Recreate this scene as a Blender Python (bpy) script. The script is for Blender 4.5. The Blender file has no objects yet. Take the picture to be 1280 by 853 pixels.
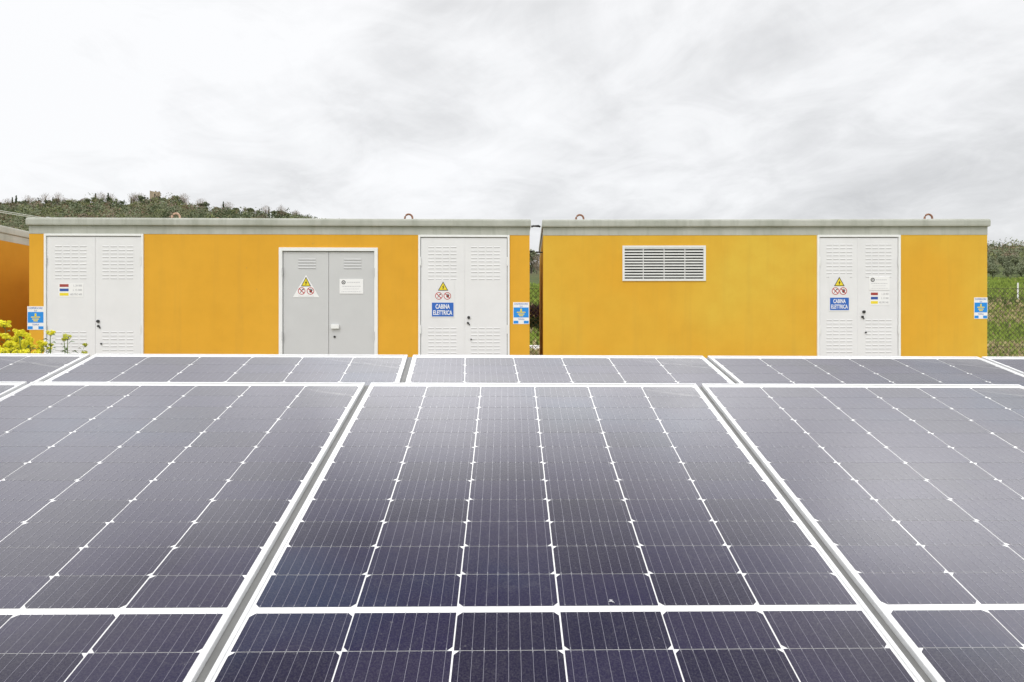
import bpy, math, random
from mathutils import Vector, Matrix
random.seed(7)
PI = math.pi
S = bpy.context.scene
COL = S.collection
HC = 1.15                      # eye height above the ground by the cabins
F, CX, CY = 817.0, 651.2, 426.6   # photograph's focal length and principal point, used to survey distances

# ------------------------------------------------------------------ helpers
def tag(o, label=None, cat=None, group=None, kind=None):
    if label: o['label'] = label
    if cat: o['category'] = cat
    if group: o['group'] = group
    if kind: o['kind'] = kind
    return o

def empty(name, loc=(0, 0, 0), label=None, cat=None, group=None, mat=None):
    o = bpy.data.objects.new(name, None)
    COL.objects.link(o)
    o.empty_display_size = .1
    if mat is not None: o.matrix_world = mat
    else: o.location = loc
    return tag(o, label, cat, group)

class MB:
    """collects faces, links them as one mesh object"""
    def __init__(s): s.v = []; s.f = []; s.m = []; s.mi = 0
    def face(s, pts, mi=None):
        n = len(s.v); s.v += [tuple(p) for p in pts]; s.f.append(tuple(range(n, n + len(pts)))); s.m.append(s.mi if mi is None else mi)
    def box(s, a, b, mi=None):
        x0, y0, z0 = a; x1, y1, z1 = b
        n = len(s.v)
        s.v += [(x0,y0,z0),(x1,y0,z0),(x1,y1,z0),(x0,y1,z0),(x0,y0,z1),(x1,y0,z1),(x1,y1,z1),(x0,y1,z1)]
        for q in ((0,3,2,1),(4,5,6,7),(0,1,5,4),(1,2,6,5),(2,3,7,6),(3,0,4,7)):
            s.f.append(tuple(n + i for i in q)); s.m.append(s.mi if mi is None else mi)
    def tube(s, pts, r, n=6, mi=None, cap=True, closed=False):
        pts = [Vector(p) for p in pts]
        rr = r if isinstance(r, (list, tuple)) else [r] * len(pts)
        base = len(s.v); k = len(pts)
        for i, p in enumerate(pts):
            a = pts[(i - 1) % k] if (closed or i > 0) else p
            b = pts[(i + 1) % k] if (closed or i < k - 1) else p
            t = (b - a).normalized()
            up = Vector((0, 0, 1)) if abs(t.z) < .9 else Vector((1, 0, 0))
            u = t.cross(up).normalized(); w = u.cross(t)
            for j in range(n):
                an = 2 * PI * j / n
                s.v.append(tuple(p + (u * math.cos(an) + w * math.sin(an)) * rr[i]))
        m = s.mi if mi is None else mi
        for i in range(k if closed else k - 1):
            for j in range(n):
                a = base + i * n + j; b = base + i * n + (j + 1) % n
                c = base + ((i + 1) % k) * n + (j + 1) % n; d = base + ((i + 1) % k) * n + j
                s.f.append((a, d, c, b)); s.m.append(m)
        if cap and not closed:
            s.f.append(tuple(base + j for j in range(n))); s.m.append(m)
            s.f.append(tuple(base + (k - 1) * n + j for j in reversed(range(n)))); s.m.append(m)
    def prism(s, poly, y0, y1, mi=None):
        """polygon in x,z extruded from y0 (front, towards camera) to y1"""
        n = len(s.v); k = len(poly)
        s.v += [(x, y0, z) for x, z in poly] + [(x, y1, z) for x, z in poly]
        m = s.mi if mi is None else mi
        s.f.append(tuple(n + i for i in range(k))); s.m.append(m)
        s.f.append(tuple(n + k + i for i in reversed(range(k)))); s.m.append(m)
        for i in range(k):
            j = (i + 1) % k
            s.f.append((n + i, n + k + i, n + k + j, n + j)); s.m.append(m)
    def build(s, name, mats, parent=None, smooth=False, fix=True):
        me = bpy.data.meshes.new(name)
        me.from_pydata(s.v, [], s.f)
        if not isinstance(mats, (list, tuple)): mats = [mats]
        for m in mats: me.materials.append(m)
        me.polygons.foreach_set('material_index', s.m)
        if smooth: me.polygons.foreach_set('use_smooth', [True] * len(s.f))
        if fix and len(s.f) < 20000:
            import bmesh
            bm = bmesh.new(); bm.from_mesh(me); bmesh.ops.recalc_face_normals(bm, faces=bm.faces); bm.to_mesh(me); bm.free()
        me.update()
        o = bpy.data.objects.new(name, me)
        COL.objects.link(o)
        if parent: o.parent = parent
        return o

def bevel(o, w, seg=2):
    m = o.modifiers.new('bevel', 'BEVEL'); m.width = w; m.segments = seg; m.limit_method = 'ANGLE'
    return o

def copy_tree(o, parent=None):
    c = o.copy(); COL.objects.link(c)
    if parent: c.parent = parent
    for ch in list(o.children): copy_tree(ch, c)
    return c

# ------------------------------------------------------------------ materials
def nm(name):
    m = bpy.data.materials.new(name); m.use_nodes = True
    nt = m.node_tree; b = nt.nodes['Principled BSDF']
    return m, nt, b
def N(nt, t, **k):
    n = nt.nodes.new(t)
    for a, v in k.items():
        if a in n.inputs.keys() if hasattr(n.inputs, 'keys') else False: n.inputs[a].default_value = v
        else: setattr(n, a, v)
    return n
def noise(nt, scale, detail=4, rough=.55, vec=None, dist=0):
    n = nt.nodes.new('ShaderNodeTexNoise'); n.inputs['Scale'].default_value = scale
    n.inputs['Detail'].default_value = detail; n.inputs['Roughness'].default_value = rough
    n.inputs['Distortion'].default_value = dist
    if vec: nt.links.new(vec, n.inputs['Vector'])
    return n.outputs['Fac']
def coord(nt, kind='Object', scale=None, loc=None):
    c = nt.nodes.new('ShaderNodeTexCoord').outputs[kind]
    if scale or loc:
        mp = nt.nodes.new('ShaderNodeMapping'); nt.links.new(c, mp.inputs[0])
        if scale: mp.inputs['Scale'].default_value = scale
        if loc: mp.inputs['Location'].default_value = loc
        c = mp.outputs[0]
    return c
def ramp(nt, fac, stops):
    r = nt.nodes.new('ShaderNodeValToRGB'); nt.links.new(fac, r.inputs[0])
    e = r.color_ramp.elements
    while len(e) < len(stops): e.new(.5)
    for el, (p, c) in zip(e, stops):
        el.position = p; el.color = (c[0], c[1], c[2], 1) if isinstance(c, (tuple, list)) else (c, c, c, 1)
    return r.outputs[0]
def mth(nt, op, a, b=None, c=None, clamp=False):
    n = nt.nodes.new('ShaderNodeMath'); n.operation = op; n.use_clamp = clamp
    for i, x in enumerate((a, b, c)):
        if x is None: continue
        if isinstance(x, (int, float)): n.inputs[i].default_value = x
        else: nt.links.new(x, n.inputs[i])
    return n.outputs[0]
def mix(nt, fac, a, b, blend='MIX'):
    n = nt.nodes.new('ShaderNodeMix'); n.data_type = 'RGBA'; n.blend_type = blend
    for sock, x in ((n.inputs[0], fac), (n.inputs[6], a), (n.inputs[7], b)):
        if isinstance(x, (int, float)): sock.default_value = x
        elif isinstance(x, (tuple, list)): sock.default_value = (x[0], x[1], x[2], 1)
        else: nt.links.new(x, sock)
    return n.outputs[2]
def bump(nt, b, h, strength=.2, dist=.01):
    n = nt.nodes.new('ShaderNodeBump'); n.inputs['Strength'].default_value = strength; n.inputs['Distance'].default_value = dist
    nt.links.new(h, n.inputs['Height']); nt.links.new(n.outputs[0], b.inputs['Normal'])

def simple(name, c, rough=.6, var=.12, scale=6, metal=0, spec=.5):
    m, nt, b = nm(name)
    f = noise(nt, scale, 5, .6, coord(nt))
    lo = tuple(x * (1 - var) for x in c); hi = tuple(min(1, x * (1 + var)) for x in c)
    nt.links.new(ramp(nt, f, [(.3, lo), (.7, hi)]), b.inputs['Base Color'])
    b.inputs['Roughness'].default_value = rough; b.inputs['Metallic'].default_value = metal
    b.inputs['Specular IOR Level'].default_value = spec
    return m

def mat_stucco(name, a, c2, seed):
    m, nt, b = nm(name)
    co = coord(nt, 'Object', loc=(seed, 0, 0))
    big = noise(nt, .55, 3, .5, co); mid = noise(nt, 3.5, 5, .6, co); fine = noise(nt, 120, 3, .7, co)
    c = mix(nt, ramp(nt, big, [(.35, 0), (.65, 1)]), a, c2)
    c = mix(nt, mth(nt, 'MULTIPLY', ramp(nt, mid, [(.4, 0), (.75, 1)]), .42), c, tuple(x * .86 for x in a))
    # rain streaks under the roof band
    st = noise(nt, 1, 4, .6, coord(nt, 'Object', scale=(7, 7, .45)))
    c = mix(nt, mth(nt, 'MULTIPLY', ramp(nt, st, [(.52, 0), (.8, 1)]), .16), c, (.42, .25, .06))
    # small chips and scuffs
    sp = noise(nt, 14, 2, .5, co)
    c = mix(nt, mth(nt, 'MULTIPLY', ramp(nt, sp, [(.74, 0), (.78, 1)]), .5), c, (.50, .30, .08))
    nt.links.new(c, b.inputs['Base Color'])
    b.inputs['Roughness'].default_value = .85; b.inputs['Specular IOR Level'].default_value = .25
    bump(nt, b, fine, .35, .004)
    return m
M = {}
M['wall_a'] = mat_stucco('orange_stucco', (.765, .395, .035), (.79, .42, .042), 0)
M['wall_b'] = mat_stucco('amber_stucco', (.76, .41, .038), (.75, .50, .062), 9)
M['wall_c'] = mat_stucco('shaded_orange_stucco', (.56, .25, .016), (.60, .28, .02), 4)  # same orange render, darkened in colour for the shade of the alley

def mat_concrete():
    m, nt, b = nm('roof_concrete')
    co = coord(nt)
    a = noise(nt, 2.2, 5, .6, co); s = noise(nt, 1, 4, .6, coord(nt, 'Object', scale=(9, 9, 1.2))); f = noise(nt, 60, 3, .6, co)
    c = ramp(nt, a, [(.3, (.40, .415, .36)), (.7, (.52, .53, .48))])
    c = mix(nt, mth(nt, 'MULTIPLY', ramp(nt, s, [(.5, 0), (.75, 1)]), .5), c, (.27, .285, .23))
    nt.links.new(c, b.inputs['Base Color']); b.inputs['Roughness'].default_value = .9
    bump(nt, b, f, .3, .004)
    return m
M['concrete'] = mat_concrete()
M['door_white'] = simple('white_painted_door', (.80, .80, .81), .5, .03, 3, spec=.35)
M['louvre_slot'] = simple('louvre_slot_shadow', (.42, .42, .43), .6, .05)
M['grey_slot'] = simple('grey_louvre_slot_shadow', (.25, .25, .26), .6, .05)  # darker tone paints the shade under the grey door's louvre hoods
M['door_frame'] = simple('white_door_frame', (.86, .87, .86), .45, .03, 8)
M['door_grey'] = simple('grey_painted_door', (.60, .605, .61), .5, .03, 2.5, spec=.35)
M['dark'] = simple('black_gap', (.02, .02, .022), .9, .1)
M['dark_metal'] = simple('dark_metal', (.05, .05, .05), .45, .2, 30, .5)
M['grey_metal'] = simple('grey_metal', (.42, .42, .43), .45, .1, 20, .3)
M['rust'] = simple('rusty_steel', (.27, .13, .08), .8, .45, 60)
M['rust_pale'] = simple('pale_rusty_steel', (.55, .36, .26), .8, .4, 40)
M['slat'] = simple('vent_white', (.80, .81, .80), .45, .04, 10)
M['plate'] = simple('sign_white', (.88, .88, .88), .4, .02, 10)
M['blue'] = simple('sign_blue', (.02, .13, .52), .35, .05, 10)
M['skyblue'] = simple('sign_cyan_blue', (.01, .27, .78), .35, .05, 10)
M['yellow'] = simple('sign_yellow', (.85, .68, .02), .35, .04, 10)
M['black'] = simple('sign_black', (.02, .02, .02), .5, .05, 10)
M['red'] = simple('sign_red', (.50, .035, .03), .4, .05, 10)
M['dullred'] = simple('label_red', (.38, .05, .04), .4, .05, 10)
M['navy'] = simple('label_blue', (.03, .09, .36), .4, .05, 10)
M['greyprint'] = simple('grey_print', (.40, .40, .42), .5, .05, 10)
M['palegrey'] = simple('pale_print', (.62, .62, .64), .5, .05, 10)
M['galv'] = simple('galvanised_steel', (.45, .46, .46), .5, .15, 15, .6)
M['wire'] = simple('fence_wire', (.09, .075, .05), .6, .2, 20, .3)
M['cable'] = simple('pale_cable', (.50, .52, .46), .6, .1, 20)
M['alu'] = simple('panel_frame_aluminium', (.66, .665, .67), .38, .07, 25, .15)
M['strip'] = simple('grey_joint_strip', (.19, .19, .185), .55, .12, 18, .2)

# glass-covered surfaces of the modules: base colour + clear front glass as a low-ior coat + dust film
def mat_module(name, base_fn, dust=.014, metal=0):
    m, nt, b = nm(name)
    co = coord(nt)
    oi = nt.nodes.new('ShaderNodeObjectInfo')
    va = nt.nodes.new('ShaderNodeVectorMath'); va.operation = 'ADD'
    cmb = nt.nodes.new('ShaderNodeCombineXYZ'); nt.links.new(mth(nt, 'MULTIPLY', oi.outputs['Random'], 37.0), cmb.inputs[0])
    nt.links.new(co, va.inputs[0]); nt.links.new(cmb.outputs[0], va.inputs[1]); cr = va.outputs[0]
    base = base_fn(nt, co, cr)
    # dust film: cloudy film + fine specks + a swept arc of dried dirt in the upper right corner
    film = ramp(nt, noise(nt, 2.6, 6, .65, cr), [(.3, .4), (.75, 1.0)])
    speck = ramp(nt, noise(nt, 260, 2, .6, cr), [(.66, 0), (.80, 1)])
    grit = ramp(nt, noise(nt, 75, 2, .5, cr), [(.73, 0), (.77, 1)])
    sep = nt.nodes.new('ShaderNodeSeparateXYZ'); nt.links.new(co, sep.inputs[0])
    # arc: distance from curve y = -.03 - .09*sqrt(x)-ish
    wob = mth(nt, 'MULTIPLY', mth(nt, 'SUBTRACT', noise(nt, 9, 4, .6, co), .5), .03)
    xx = mth(nt, 'SUBTRACT', sep.outputs[0], .74)
    cur = mth(nt, 'ADD', mth(nt, 'ADD', mth(nt, 'MULTIPLY', xx, .36), .012), wob)
    dd = mth(nt, 'ADD', sep.outputs[1], cur)
    band = mth(nt, 'SUBTRACT', 1.0, mth(nt, 'DIVIDE', mth(nt, 'ABSOLUTE', mth(nt, 'SUBTRACT', dd, .008)), .010), clamp=True)
    inside = mth(nt, 'MULTIPLY', mth(nt, 'DIVIDE', dd, .07, clamp=True), .30)
    arc = mth(nt, 'MULTIPLY', mth(nt, 'ADD', mth(nt, 'MULTIPLY', band, .50), inside), mth(nt, 'MULTIPLY', xx, 4.5, clamp=True), clamp=True)
    arc = mth(nt, 'MULTIPLY', arc, ramp(nt, noise(nt, 14, 5, .7, co), [(.3, .05), (.7, 1)]))
    tot = mth(nt, 'MULTIPLY', film, dust)
    wm_ = noise(nt, 5.5, 3, .5, cr, 1.2)
    wmk = mth(nt, 'SUBTRACT', 1.0, mth(nt, 'DIVIDE', mth(nt, 'ABSOLUTE', mth(nt, 'SUBTRACT', wm_, .55)), .012), clamp=True)
    tot = mth(nt, 'ADD', tot, mth(nt, 'MULTIPLY', mth(nt, 'MULTIPLY', wmk, ramp(nt, noise(nt, 24, 3, .7, cr), [(.45, 0), (.6, 1)])), .030))
    grain = ramp(nt, noise(nt, 330, 3, .75, cr), [(.42, 0), (.70, 1)])
    tot = mth(nt, 'ADD', tot, mth(nt, 'MULTIPLY', mth(nt, 'MULTIPLY', grain, film), .085))
    tot = mth(nt, 'ADD', tot, mth(nt, 'MULTIPLY', speck, .05))
    tot = mth(nt, 'ADD', tot, mth(nt, 'MULTIPLY', grit, .10))
    tot = mth(nt, 'ADD', tot, mth(nt, 'MULTIPLY', arc, .5), clamp=True)
    c = mix(nt, tot, base, (.55, .54, .50))
    nt.links.new(c, b.inputs['Base Color'])
    b.inputs['Roughness'].default_value = .5; b.inputs['Metallic'].default_value = metal
    b.inputs['Specular IOR Level'].default_value = 0.0
    b.inputs['Coat Weight'].default_value = 1.0; b.inputs['Coat IOR'].default_value = 1.36
    rr = mth(nt, 'ADD', .13, mth(nt, 'MULTIPLY', film, .10))
    nt.links.new(rr, b.inputs['Coat Roughness'])
    # sheen = thin dust scattering at grazing angles
    b.inputs['Sheen Weight'].default_value = .20; b.inputs['Sheen Roughness'].default_value = .25
    b.inputs['Sheen Tint'].default_value = (.95, .95, .93, 1)
    return m
def cellbase(nt, co, cr):
    n1 = noise(nt, 1.7, 3, .5, cr); n2 = noise(nt, 30, 3, .6, cr)
    c = ramp(nt, n1, [(.32, (.001, .012, .054)), (.43, (.005, .003, .038)), (.58, (.008, .0025, .036)), (.70, (.003, .002, .016))])
    return mix(nt, mth(nt, 'MULTIPLY', n2, .35), c, (.006, .005, .012))
M['cell'] = mat_module('silicon_cell', cellbase)
def cellbase2(nt, co, cr): return mix(nt, .22, cellbase(nt, co, cr), (.016, .012, .036))
def cellbase3(nt, co, cr): return mix(nt, .30, cellbase(nt, co, cr), (.001, .001, .004))
M['cell_b'] = mat_module('silicon_cell_pale', cellbase2, .018); M['cell_c'] = mat_module('silicon_cell_dark', cellbase3, .011)
M['back'] = mat_module('white_backsheet', lambda nt, co, cr: ramp(nt, noise(nt, 9, 3, .5, cr), [(.3, (.76, .76, .76)), (.7, (.82, .82, .82))]), .03)
M['bus'] = mat_module('busbar_silver', lambda nt, co, cr: ramp(nt, noise(nt, 40, 2, .5, cr), [(.3, (.17, .17, .21)), (.7, (.25, .24, .30))]), .03)
M['pad'] = mat_module('solder_pad', lambda nt, co, cr: ramp(nt, noise(nt, 40, 2, .5, cr), [(.3, (.22, .22, .25)), (.7, (.32, .32, .35))]), .03)

# ------------------------------------------------------------------ solar modules
def basis(tilt, yaw, roll):
    cy, sy = math.cos(yaw), math.sin(yaw)
    L = Vector((cy, sy, 0)); Fw = Vector((-sy, cy, 0)); Z = Vector((0, 0, 1))
    C = Fw * math.cos(tilt) + Z * math.sin(tilt); Nn = -Fw * math.sin(tilt) + Z * math.cos(tilt)
    L2 = L * math.cos(roll) + Nn * math.sin(roll); N2 = L2.cross(C)
    return L2, C, N2
def frame_mat(o, L, C, Nn):
    m = Matrix((L, C, Nn)).transposed().to_4x4(); m.translation = o; return m

def make_module(P, k, rows, mid, label, cat, group, mat, chip=False):
    """k scales cell sizes; local x across, y up-slope (0 at the top edge), z = outward"""
    gap = .0187 * k; W = P - gap; x0 = gap / 2; x1 = x0 + W
    cw, cg = .1665 * k, .0025 * k; ch, rg = .0835 * k, .0010 * k; mg = .015 * k
    top = .0265 * k; lip = .0082 * k; th = .033
    ys = []; y = top + rg / 2 - .0005
    for r in range(rows):
        ys.append((-y, -(y + ch))); y += ch + rg
        if mid and r == rows // 2 - 1: y += mg - rg
    Ln = y - rg + top
    sx = x0 + (W - 6 * cw - 5 * cg) / 2
    root = empty('solar_panel', label=label, cat=cat, group=group, mat=mat)
    fr = MB()
    fr.box((x0, -Ln, -th), (x1, -Ln + lip, .0015)); fr.box((x0, -lip, -th), (x1, 0, .0015))
    fr.box((x0, -Ln + lip, -th), (x0 + lip, -lip, .0015)); fr.box((x1 - lip, -Ln + lip, -th), (x1, -lip, .0015))
    bevel(fr.build('frame', M['alu'], root), .0012, 2)
    bs = MB(); bs.box((x0 + lip, -Ln + lip, -.006), (x1 - lip, -lip, -.0012)); bs.build('backsheet', M['back'], root)
    cm = MB(); bb = MB(); c = .0078 * k
    zc = -.0007; zb = -.0004
    rnd = random.Random(11)
    flips = [rnd.random() < .5 for _ in range(6)]
    for r, (ya, yb) in enumerate(ys):
        for q in range(6):
            xa = sx + q * (cw + cg); xb = xa + cw
            # half cells: corners are cut on one long side only, mirrored about the middle bar
            topcut = (q % 2 == 0) == (r >= rows // 2 if mid else False)
            jx = rnd.uniform(-.0003, .0003); xa += jx; xb += jx
            if topcut: poly = [(xa, yb), (xb, yb), (xb, ya - c), (xb - c, ya), (xa + c, ya), (xa, ya - c)]
            else: poly = [(xa, yb + c), (xa + c, yb), (xb - c, yb), (xb, yb + c), (xb, ya), (xa, ya)]
            cm.face([(x, yy, zc) for x, yy in poly], rnd.choices([0, 1, 2], [4, 2, 2])[0])
            for i in range(9):
                xm = xa + cw * (i + .5) / 9
                w = .00030 * k
                bb.face([(xm - w, yb - rg * .5, zb), (xm + w, yb - rg * .5, zb), (xm + w, ya + rg * .5, zb), (xm - w, ya + rg * .5, zb)], 0)
                for (e0, e1) in ((ya - .0045 * k, ya + rg * .5), (yb - rg * .5, yb + .0045 * k)):
                    w2 = .0006 * k
                    bb.face([(xm - w2, e0, zb + .00015), (xm + w2, e0, zb + .00015), (xm + w2, e1, zb + .00015), (xm - w2, e1, zb + .00015)], 1)
    g = cm.build('cell_grid', [M['cell'], M['cell_b'], M['cell_c']], root, fix=False)
    bb.build('busbars', [M['bus'], M['pad']], g, fix=False)
    jb = MB(); jb.box((x0 + W / 2 - .05, -Ln * .5 - .03, -.028), (x0 + W / 2 + .05, -Ln * .5 + .03, -.0065)); jb.build('junction_box', M['dark_metal'], root)
    return root, Ln

def make_array(O, tilt, yaw, roll, P, k, rows, mid, idx, labels, group, racklabel):
    L, C, Nn = basis(tilt, yaw, roll)
    O = Vector(O) + Vector((0, 0, HC))
    proto = None
    for i, lab in zip(idx, labels):
        mat = frame_mat(O + L * (P * i), L, C, Nn)
        if proto is None:
            proto, Ln = make_module(P, k, rows, mid, lab, 'solar panel', group, mat)
            r = proto
        else:
            r = copy_tree(proto); r.matrix_world = mat; r['label'] = lab
        if mid and i == 1: mid_panel = r
    # rack: rails, legs, joint strips
    rk = empty('mounting_rack', label=racklabel, cat='mounting rack', mat=frame_mat(O, L, C, Nn))
    a0, a1 = P * min(idx), P * (max(idx) + 1)
    for i in range(min(idx), max(idx) + 2):
        s = MB(); s.box((P * i - .0088 * k, -Ln, -.012), (P * i + .0088 * k, -.001, -.0085)); s.build('joint_strip', M['strip'], rk)
    for v in (.22, .78):
        s = MB(); s.box((a0, -Ln * v - .02, -.084), (a1, -Ln * v + .02, -.0345)); s.build('rail', M['galv'], rk)
    inv = rk.matrix_world.inverted()
    n = len(idx)
    for i in range(n + 1):
        for v in (.22, .78):
            p = O + L * (a0 + .1 + (a1 - a0 - .2) * i / n) - C * (Ln * v) - Nn * .085
            if p.z < .05: continue
            s = MB()
            q = [inv @ Vector((p.x + dx, p.y + dy, zz)) for zz in (-.15, p.z) for dx, dy in ((-.025, -.025), (.025, -.025), (.025, .025), (-.025, .025))]
            b0 = len(s.v); s.v += [tuple(t) for t in q]
            for f in ((0,3,2,1),(4,5,6,7),(0,1,5,4),(1,2,6,5),(2,3,7,6),(3,0,4,7)): s.f.append(tuple(b0 + t for t in f)); s.m.append(0)
            s.build('leg', M['galv'], rk)
    return (mid_panel if mid else None)

front_mid = make_array((-1.542, 2.0528, -.1284), .3009, .0210, -.0045, 1.0567, 1.0, 24, True, [-1, 0, 1, 2, 3],
    ['front row solar panel showing only a corner sliver at the left edge',
     'large front row solar panel immediately left of the middle one',
     'large dark blue solar panel in the middle of the front row',
     'large front row solar panel right of the middle one, mostly grey with sky glare',
     'front row solar panel at the far right, just cut off by the picture edge'],
    'solar panels of the front row', 'steel rack with grey joint strips under the front row of solar panels')
kk = 1.13
make_array((-1.452 * kk + .012, 2.2017 * kk, -.0438 * kk), .2762, .0788, -.0051, 1.058 * kk, kk, 6, False, [-1, 0, 1, 2, 3],
    ['pale grey rear row solar panel at the left picture edge beside the yellow flowers',
     'rear row solar panel in front of the grey door',
     'rear row solar panel in front of the gap between the two cabins',
     'rear row solar panel in front of the right cabin and its white door',
     'rear row solar panel at the right picture edge below the wire fence'],
    'solar panels of the rear row', 'steel rack with grey joint strips under the rear row of solar panels')

# dried bird dropping on the middle panel, part of nothing else
bd = MB(); L_, C_, N_ = basis(.3009, .0210, -.0045)
def on_front(u, v, h): return Vector((-1.542, 2.0528, -.1284 + HC)) + L_ * u - C_ * v + N_ * h
rd = random.Random(3)
for (cu, cv, r, n) in ((1.0567 + .6175, 1.028, .0032, 11), (1.0567 + .6205, 1.031, .0016, 9), (1.0567 + .6145, 1.0305, .0012, 8), (1.0567 + .6225, 1.0335, .0008, 7)):
    ring = []
    for i in range(n):
        a = 2 * PI * i / n; q = r * rd.uniform(.7, 1.25)
        ring.append((cu + q * math.cos(a), cv + q * math.sin(a)))
    for i in range(n):
        a, b = ring[i], ring[(i + 1) % n]
        bd.face([on_front(*a, .0001), on_front(*b, .0001), on_front(cu, cv, .0006)])
tag(bd.build('bird_dropping', M['greyprint']), 'small pale dried bird dropping on the middle front solar panel', 'dropping')

# ------------------------------------------------------------------ text
def text_mesh(txt, size, mat, parent, loc, width=None, name='lettering', thick=.0004, bold=.0):
    cu = bpy.data.curves.new('txt', 'FONT'); cu.body = txt; cu.size = size; cu.align_x = 'CENTER'; cu.align_y = 'CENTER'
    cu.extrude = thick; cu.offset = bold * size; cu.resolution_u = 3
    t = bpy.data.objects.new('txt', cu); COL.objects.link(t)
    dg = bpy.context.evaluated_depsgraph_get(); me = bpy.data.meshes.new_from_object(t.evaluated_get(dg))
    bpy.data.objects.remove(t); bpy.data.curves.remove(cu)
    me.name = name; me.materials.clear(); me.materials.append(mat)
    xs = [v.co.x for v in me.vertices]; w = max(xs) - min(xs)
    o = bpy.data.objects.new(name, me); COL.objects.link(o); o.parent = parent
    s = width / w if width else 1
    c0 = (max(xs) + min(xs)) / 2
    zs = [v.co.y for v in me.vertices]; c1 = (max(zs) + min(zs)) / 2
    for v in me.vertices: v.co.x = (v.co.x - c0) * s; v.co.y -= c1
    o.location = loc; o.rotation_euler = (PI / 2, 0, 0)
    return o

# ------------------------------------------------------------------ cabins
class Cabin:
    def __init__(s, xl, yl_, xr, yr_, Hup=1.575):
        """roof-top corners of the front face in the photograph give the front wall's plane"""
        dl = F * Hup / (CY - yl_); dr = F * Hup / (CY - yr_)
        s.A = Vector(((xl - CX) * dl / F, dl)); s.B = Vector(((xr - CX) * dr / F, dr))
        s.len = (s.B - s.A).length; s.u = (s.B - s.A) / s.len; s.H = HC + Hup
        s.mat = Matrix.Rotation(math.atan2(s.u.y, s.u.x), 4, 'Z'); s.mat.translation = (s.A.x, s.A.y, 0)
    def P(s, x, y):
        r = (x - CX) / F
        # A + t u = (r*d, d)
        t = (r * s.A.y - s.A.x) / (s.u.x - r * s.u.y); d = s.A.y + t * s.u.y
        return t, HC + (CY - y) * d / F

DEPTH = 2.4
def front_wall(mb, L, H, holes, th=.09):
    xs = sorted({0, L} | {h[0] for h in holes} | {h[1] for h in holes}); zs = sorted({0, H} | {h[2] for h in holes} | {h[3] for h in holes})
    for i in range(len(xs) - 1):
        for j in range(len(zs) - 1):
            cx, cz = (xs[i] + xs[i + 1]) / 2, (zs[j] + zs[j + 1]) / 2
            if any(h[0] < cx < h[1] and h[2] < cz < h[3] for h in holes): continue
            mb.face([(xs[i], 0, zs[j]), (xs[i + 1], 0, zs[j]), (xs[i + 1], 0, zs[j + 1]), (xs[i], 0, zs[j + 1])])
    for (a, b, c, d) in holes:
        mb.face([(a, 0, c), (a, th, c), (a, th, d), (a, 0, d)]); mb.face([(b, 0, c), (b, 0, d), (b, th, d), (b, th, c)])
        mb.face([(a, 0, d), (a, th, d), (b, th, d), (b, 0, d)]); mb.face([(a, 0, c), (b, 0, c), (b, th, c), (a, th, c)])

def make_cabin(name, cab, label, wallmat, holes, Ld=DEPTH, capz=None):
    root = empty(name, label=label, cat='cabin', mat=cab.mat)
    L, H = cab.len, cab.H
    e = .012                       # wall sits inside the roof's outline
    zb = H - .205; zc = H - .092    # top of wall, top of band
    w = MB(); front_wall(w, L, zb, holes)
    w.face([(0, 0, 0), (0, 0, zb), (0, Ld, zb), (0, Ld, 0)]); w.face([(L, 0, 0), (L, Ld, 0), (L, Ld, zb), (L, 0, zb)])
    w.face([(0, Ld, 0), (0, Ld, zb), (L, Ld, zb), (L, Ld, 0)])
    w.build('wall', wallmat, root, fix=False)
    # roof: flush concrete band below, overhanging rounded cap above
    r = MB(); prof = [(.004, zb), (.004, zc - .002), (.030, zc - .008), (.040, zc - .004), (.043, zc + .012), (.043, H - .030), (.036, H - .012), (.020, H - .002), (-.05, H)]
    rings = []
    for off, z in prof:
        ox = off * .35; rings.append([(-ox, -off, z), (L + ox, -off, z), (L + ox, Ld + off, z), (-ox, Ld + off, z)])
    for a, b in zip(rings, rings[1:]):
        for i in range(4):
            j = (i + 1) % 4; r.face([a[i], a[j], b[j], b[i]])
    r.face(rings[-1]); r.face(list(reversed(rings[0])))
    roof = r.build('roof', M['concrete'], root)
    pl = MB(); pl.box((-.02, -.02, -.2), (L + .02, Ld + .02, -.001)); pl.build('base_slab', M['concrete'], root)
    return root, roof

def loop(cab, roof, x, ytop, s=1):
    u, _ = cab.P(x, 273); H = cab.H; p = []
    w = .050 * s; h = .068 * s
    p.append((u - w, .16, H - .04)); p.append((u - w, .16, H + h * .6))
    for i in range(1, 8):
        a = PI - PI * i / 8; p.append((u + w * math.cos(a), .16, H + h * .6 + h * .75 * math.sin(a)))
    p.append((u + w, .16, H + h * .6)); p.append((u + w, .16, H - .04))
    m = MB(); m.tube(p, .0125, 8); m.build('lifting_loop', M['rust_pale'] if x < 300 else M['rust'], roof, smooth=True)

def louvre(mb, x0, x1, z, h=.017, out=.0042):
    """pressed hood: rises from the sheet, lower edge closed by a face in a painted shade tone"""
    y = -.0005
    mb.face([(x0, y, z + h), (x1, y, z + h), (x1 - .004, y - out, z + .004), (x0 + .004, y - out, z + .004)])
    mb.face([(x0, y, z + h), (x0 + .004, y - out, z + .004), (x0, y, z)])
    mb.face([(x1, y, z + h), (x1, y, z), (x1 - .004, y - out, z + .004)])
    mb.face([(x0, y - .0003, z), (x0 + .004, y - out, z + .004), (x1 - .004, y - out, z + .004), (x1, y - .0003, z)], 1)

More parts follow.
